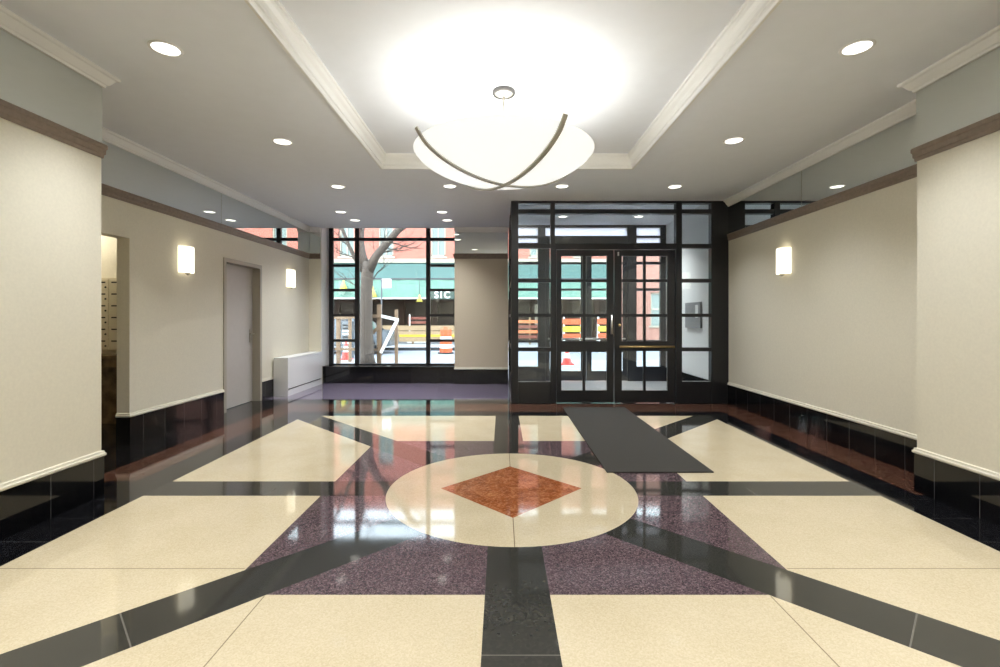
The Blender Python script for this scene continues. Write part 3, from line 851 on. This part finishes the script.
# second building to the right
b2 = empty('brick_building', (16, YO+.3, .05)); tag(b2, 'pale pink brick building across the street seen through the right entrance door', 'building')
def PB2(bld, x0, x1, y0, y1, z0, z1): o = b2.location; bld.box(x0-o.x, x1-o.x, y0-o.y, y1-o.y, z0-o.z, z1-o.z)
b = MB()
w2s = [8.6, 11.0, 13.4, 15.8]; xs = [6.2]
for w in w2s: xs += [w-.5, w+.5]
xs.append(26)
for i in range(0, len(xs), 2): PB2(b, xs[i], xs[i+1], YO+.3, YO+.7, .05, 9)
for w in w2s: PB2(b, w-.5, w+.5, YO+.3, YO+.7, .05, .9); PB2(b, w-.5, w+.5, YO+.3, YO+.7, 2.7, 9)
b.build('brick_wall', M['brick2'], b2)
for w in w2s:
    b = MB(); PB2(b, w-.5, w-.42, YO+.4, YO+.5, .9, 2.7); PB2(b, w+.42, w+.5, YO+.4, YO+.5, .9, 2.7); PB2(b, w-.5, w+.5, YO+.4, YO+.5, 1.75, 1.85); PB2(b, w-.5, w+.5, YO+.4, YO+.5, 2.62, 2.7); PB2(b, w-.6, w+.6, YO+.22, YO+.5, .8, .9)
    f = b.build('window', M['trimw'], b2)
    g = MB(); PB2(g, w-.45, w+.45, YO+.46, YO+.48, .9, 2.7); g.build('pane', M['winw'], f)

# tree
TXX, TYY = (367-501.5)*13.2/FPX, 13.2
tr = empty('street_tree', (TXX, TYY, -.02)); tag(tr, 'bare street tree with forked trunk behind the window mullion', 'tree')
def tp(px, py, d=13.2): return Vector(((px-501.5)*d/FPX-TXX, d-TYY, EYE+(318.3-py)*d/FPX+.02))
b = MB()
b.tube([(0, 0, 0), (.0, 0, .25), tp(366, 320), tp(366.5, 290), tp(367.5, 270), tp(369, 262)], [.26, .19, .17, .165, .17, .15], 14)
b.tube([tp(368, 272), tp(376, 256, 13.1), tp(388, 242, 13.0), tp(400, 228, 12.9), tp(418, 206, 12.8)], [.15, .11, .10, .09, .07], 12)
b.tube([tp(367, 272), tp(362, 255, 13.3), tp(360, 240, 13.4), tp(362, 220, 13.5), tp(358, 195, 13.5)], [.15, .12, .11, .09, .06], 12)
b.tube([tp(367, 276), tp(357, 262, 13.1), tp(349, 246, 13.0), tp(342, 228, 12.9), tp(330, 205, 12.9)], [.10, .06, .05, .045, .03], 10)
b.build('trunk', M['bark'], tr)
rnd = random.Random(3)
b = MB()
def twig(p, d, L, r, lv):
    pts = [p]; q = p.copy(); dd = d.copy()
    for i in range(4):
        dd = (dd + Vector((rnd.uniform(-.3, .3), rnd.uniform(-.2, .2), rnd.uniform(-.15, .25)))).normalized()
        q = q + dd*L/4; pts.append(q.copy())
    b.tube(pts, [r, r*.85, r*.7, r*.5, r*.3], 6)
    if lv > 0:
        for i in (1, 2, 3):
            twig(pts[i], (dd + Vector((rnd.uniform(-.9, .9), rnd.uniform(-.4, .4), rnd.uniform(-.3, .6)))).normalized(), L*.6, r*.5, lv-1)
for px, py, dx, dz, L in ((376, 256, .8, .25, 1.0), (388, 242, .9, -.15, 1.0), (384, 247, .8, -.4, .8), (394, 235, .9, .3, 1.1), (360, 240, -.5, .8, .8), (361, 230, .5, .8, .9), (349, 246, -.8, .3, .8), (343, 230, -.9, .2, .8), (366, 286, .8, .6, 1.0), (366, 292, -.7, .7, .8), (372, 262, .3, .9, 1.0), (400, 228, .8, .2, 1.0), (355, 258, -.9, .5, .7)):
    twig(tp(px, py), Vector((dx, rnd.uniform(-.3, .3), dz)).normalized(), L, .022, 2)
b.build('branches', M['bark'], tr)

# wooden guard around the tree
tg = empty('tree_guard', (-4.0, 13.5, -.02)); tag(tg, 'raw wood post and rail guard around the street tree, one board painted white', 'fence')
def gp(px, py, d=13.5): return Vector(((px-501.5)*d/FPX+4.0, d-13.5, EYE+(318.3-py)*d/FPX+.02))
def post(px, ptop, d, w=.115):
    a = gp(px, 364, d); a.z = 0; c = gp(px, ptop, d)
    MB().bar(a, c, w, .09, up=(0, 1, 0)).build('post', M['wood'], tg)
post(338.5, 317, 13.5, .10); post(379.2, 304.5, 13.5); post(396.4, 309.5, 13.9, .085); post(350, 316, 14.4, .08)
def railb(p0, p1, w, m, nm='rail'): MB().bar(p0, p1, .04, w, up=(0, 0, 1)).build(nm, m, tg)
railb(gp(334, 317.2, 13.43), gp(381, 316.0, 13.43), .10, M['wood'])
railb(gp(338, 318, 13.5), gp(350, 317.5, 14.4), .09, M['wood'])
railb(gp(335, 349, 13.43), gp(379, 350, 13.43), .07, M['wood'])
railb(gp(357, 347, 13.43), gp(379, 327, 13.43), .09, M['wood'], 'brace')
railb(gp(358, 342, 13.46), gp(371, 358, 13.46), .08, M['wood'], 'brace')
railb(gp(379, 315.6, 13.43), gp(398.5, 320.0, 13.80), .085, M['woodw'])
railb(gp(396.8, 321.0, 13.72), gp(380.6, 353, 13.42), .085, M['woodw'], 'brace')

# louvred cabinet
lc = empty('utility_cabinet', ((348-501.5)*16.2/FPX, 16.2, -.06)); tag(lc, 'grey louvred utility cabinet standing behind the wooden tree guard', 'cabinet')
b = MB(); b.box(-.17, .17, -.14, .14, 0, 1.26, .01); b.build('body', M['car'], lc)
for k in range(7):
    MB().box(-.13, .13, -.155, -.138, .50+k*.10, .55+k*.10).build('louvre', M['dark'] if k in (2, 5, 6) else M['steel'], lc)

def barrel():
    r = empty('traffic_barrel')
    MB().lathe([(0, 0), (.30, 0), (.30, .05), (.24, .06)], n=28).build('rubber_base', M['tyre'], r)
    for z0, z1, m, nm in ((.05, .22, 'orange', 'body'), (.22, .36, 'sign', 'white_band'), (.36, .52, 'orange', 'body'), (.52, .66, 'sign', 'white_band'), (.66, .92, 'orange', 'body')):
        MB().lathe([(.25-.05*z0, z0), (.25-.05*z1, z1)], n=28).build(nm, M[m], r)
    MB().lathe([(.204, .92), (.19, .95), (.10, .95), (.09, 1.03), (0, 1.03)], n=28).build('top_handle', M['orange'], r)
    return r
o = barrel(); o.location = (-2.14, 18.3, -.06); tag(o, 'orange and white traffic barrel in the street beside the beige pier', 'traffic barrel')
def cone(h):
    r = empty('traffic_cone')
    MB().box(-.18, .18, -.18, .18, 0, .03, .006).build('base', M['red'], r)
    MB().lathe([(.14, .03), (.095, h*.42)], n=24).build('body', M['red'], r)
    MB().lathe([(.095, h*.42), (.06, h*.72)], n=24).build('white_collar', M['sign'], r)
    MB().lathe([(.06, h*.72), (.03, h), (0, h)], n=24).build('tip', M['red'], r)
    return r
o = cone(.62); o.location = ((346-501.5)*15.6/FPX, 15.6, -.06); tag(o, 'red traffic cone on the road behind the wooden tree guard', 'traffic cone')
o = cone(.45); o.location = ((567-501.5)*13.6/FPX, 13.6, -.02); tag(o, 'red traffic cone on the pavement seen through the left entrance door', 'traffic cone')

# parking sign
sg = empty('street_sign', ((381.6-501.5)*17.4/FPX, 17.4, -.06)); tag(sg, 'white street sign on a thin pole in front of the green awning', 'sign')
MB().tube([(0, 0, 0), (0, 0, 2.82)], .026, 10).build('pole', M['frame_l'], sg)
MB().box(.03, .36, -.04, -.025, 2.47, 2.80, .004).build('sign_panel', M['sign'], sg)

# pendant lamps on the awning edge
for i, (px, py, lab) in enumerate(((343.5, 287, 'yellow cone lamp under the awning, seen in the narrow left window pane'), (372.5, 293, 'yellow cone lamp under the awning, seen just right of the tree trunk'), (419.5, 299, 'small yellow cone lamp under the awning, seen left of the white lettering'))):
    d = 23.58; z = zat(py, d); x = (px-501.5)*d/FPX
    l = empty('hanging_lamp', (x, d, z)); tag(l, lab, 'lamp', 'yellow lamps on the awning')
    s = 1.0 if i < 2 else .7
    MB().lathe([(0, .33*s), (.04*s, .32*s), (.08*s, .15*s), (.24*s, -.20*s), (.22*s, -.20*s), (.06*s, .14*s), (0, .28*s)], n=20).build('lamp_shade', M['lampy'], l)
    MB().tube([(0, 0, .3*s), (0, .0, zv1-z-.02), (0, AYF-d-.08, zv1-z)], .012, 6).build('hook', M['frame_l'], l)

# street furniture in front of the shop
pl = empty('planked_barrier', (-4.1, 23.0, .05)); tag(pl, 'long tan planked barrier with a yellow band in front of the shopfront', 'barrier')
for k in range(3): MB().box(-1.9, 3.0, -.05, .0, .12+k*.27, .36+k*.27, .005).build('plank', M['tan'], pl)
for x in (-1.8, -.2, 1.4, 2.9): MB().box(x-.05, x+.05, 0, .08, 0, .9).build('post', M['wood'], pl)
MB().box(-1.9, 3.0, -.062, -.05, .36, .46).build('yellow_band', M['yellow'], pl)
be = empty('slatted_bench', ((417-501.5)*24.0/FPX, 24.0, .05)); tag(be, 'red brown slatted bench on a pale base before the shopfront', 'bench')
MB().box(-.50, .50, -.02, .42, .0, .40, .01).build('base', M['woodw'], be)
for k in range(3): MB().box(-.55, .55, -.06+k*.16, .08+k*.16, .41, .45).build('seat_slat', M['redb'], be)
for k in range(3): MB().box(-.55, .55, .44, .48, .75+k*.22, .88+k*.22).build('back_slat', M['redb'], be)
for x in (-.45, .45): MB().box(x-.03, x+.03, .40, .445, .40, 1.45).build('back_post', M['woodw'], be)
os_ = empty('cafe_fence', (1.35, 22.6, .05)); tag(os_, 'orange slatted cafe fence across the street seen through the left sidelight', 'fence')
for k in range(4): MB().box(-.9, .9, -.02, .02, .30+k*.24, .44+k*.24).build('slat', M['ochre'] if k % 2 else M['redb'], os_)
for x in (-.85, 0, .85): MB().box(x-.04, x+.04, .02, .08, 0, 1.3).build('post', M['tan'], os_)

# cars
def car(name, label, loc, paint, L=4.4):
    c = empty(name, loc); tag(c, label, 'car')
    h = L/2
    b = MB()
    prof_ = [(-h, .30), (-h, .62), (-h+.15, .74), (-h+.9, .88), (h-.75, .92), (h-.1, .86), (h, .70), (h, .30)]
    b.prism(prof_, 'y', -.85, .85)
    bmesh.ops.bevel(b.bm, geom=list(b.bm.edges), offset=.05, segments=2, affect='EDGES')
    b.build('body', paint, c)
    b = MB(); lo = [(-h+.95, -.80), (h-.55, -.80), (h-.55, .80), (-h+.95, .80)]; hi = [(-h+1.65, -.62), (h-1.25, -.62), (h-1.25, .62), (-h+1.65, .62)]
    v0 = [b._v((x, y, .87)) for x, y in lo]; v1 = [b._v((x, y, 1.40)) for x, y in hi]
    for i in range(4):
        j = (i+1) % 4; b.bm.faces.new((v0[i], v0[j], v1[j], v1[i]))
    b.bm.faces.new(v1)
    b.build('windows', M['carglass'], c)
    MB().box(-h+1.62, h-1.22, -.64, .64, 1.385, 1.45, .02).build('roof', paint, c)
    for x in (-h+1.75, .15, h-1.4):
        MB().bar((x, -.82, .88), (x+(.05 if x < 0 else -.05), -.63, 1.40), .07, .05).build('pillar', paint, c)
    for x in (-h+.85, h-.85):
        for y in (-.80, .80):
            w = MB().lathe([(0, -.10), (.20, -.10), (.31, -.09), (.33, 0), (.31, .09), (.20, .10), (0, .10)], n=24).build('wheel', M['tyre'], c)
            w.location = (x, y, .33); w.rotation_euler = (PI/2, 0, 0)
            q = MB().lathe([(0, .11), (.18, .105), (.19, .098)], n=20).build('hubcap', M['steel'], w)
            if y < 0: pass
    MB().box(-h-.015, -h+.05, -.7, -.45, .58, .70, .01).build('headlight', M['sign'], c)
    MB().box(-h-.015, -h+.05, .45, .7, .58, .70, .01).build('headlight', M['sign'], c)
    return c
car('car', 'grey car parked across the street, seen behind the street tree', (-6.4, 21.3-2.6, -.06), M['car'])
def barricade(x, y, w, label):
    r = empty('traffic_barricade', (x, y, -.06)); tag(r, label, 'barricade')
    for sx in (-w/2+.06, w/2-.06):
        for sy in (-.28, .28):
            MB().bar((sx, sy, 0), (sx, sy*.08, 1.42), .05, .05, up=(0, 1, 0)).build('leg', M['sign'], r)
    for k, mm in ((0, 'orange'), (1, 'yellow'), (2, 'orange')):
        yy = -.28*(1-.92*(.62+k*.28)/1.42)-.03
        MB().box(-w/2, w/2, yy-.03, yy, .54+k*.29, .76+k*.29, .006).build('board', M[mm], r)
    return r
barricade(2.78, 18.6, .80, 'orange and yellow barricade in the street seen through the left entrance door')
barricade(4.25, 19.2, .80, 'orange and yellow barricade in the street, seen beside the entrance door meeting stiles')

# ------------------------------------------------------------------ daylight
wd = bpy.data.worlds.new('sky'); SC.world = wd; wd.use_nodes = True
nt = wd.node_tree; bg = nt.nodes['Background']
tc = nt.nodes.new('ShaderNodeTexCoord'); sp = nt.nodes.new('ShaderNodeSeparateXYZ'); nt.links.new(tc.outputs['Generated'], sp.inputs[0])
rp = nt.nodes.new('ShaderNodeValToRGB'); nt.links.new(sp.outputs[2], rp.inputs['Fac'])
rp.color_ramp.elements[0].position = 0; rp.color_ramp.elements[0].color = (.90, .95, 1, 1)
rp.color_ramp.elements[1].position = .6; rp.color_ramp.elements[1].color = (.72, .84, 1, 1)
nt.links.new(rp.outputs['Color'], bg.inputs['Color']); bg.inputs['Strength'].default_value = 5.2
su = bpy.data.lights.new('sun', 'SUN'); su.energy = 1.0; su.angle = math.radians(4); su.color = (1, .96, .9)
so = bpy.data.objects.new('sun', su); COL.objects.link(so); so.rotation_euler = (math.radians(48), 0, math.radians(-18)); so.location = (0, 12, 12)

# ------------------------------------------------------------------ view
vs = SC.view_settings
SC.display_settings.display_device = 'sRGB'
vs.view_transform = 'Standard'; vs.look = 'None'; vs.exposure = 0.96; vs.gamma = 1.0; vs.use_curve_mapping = False
cy_ = SC.cycles
cy_.use_denoising = True
cy_.max_bounces = 10; cy_.diffuse_bounces = 5; cy_.glossy_bounces = 5; cy_.transparent_max_bounces = 16; cy_.transmission_bounces = 6
cy_.sample_clamp_indirect = 6.0
cy_.caustics_reflective = False; cy_.caustics_refractive = False
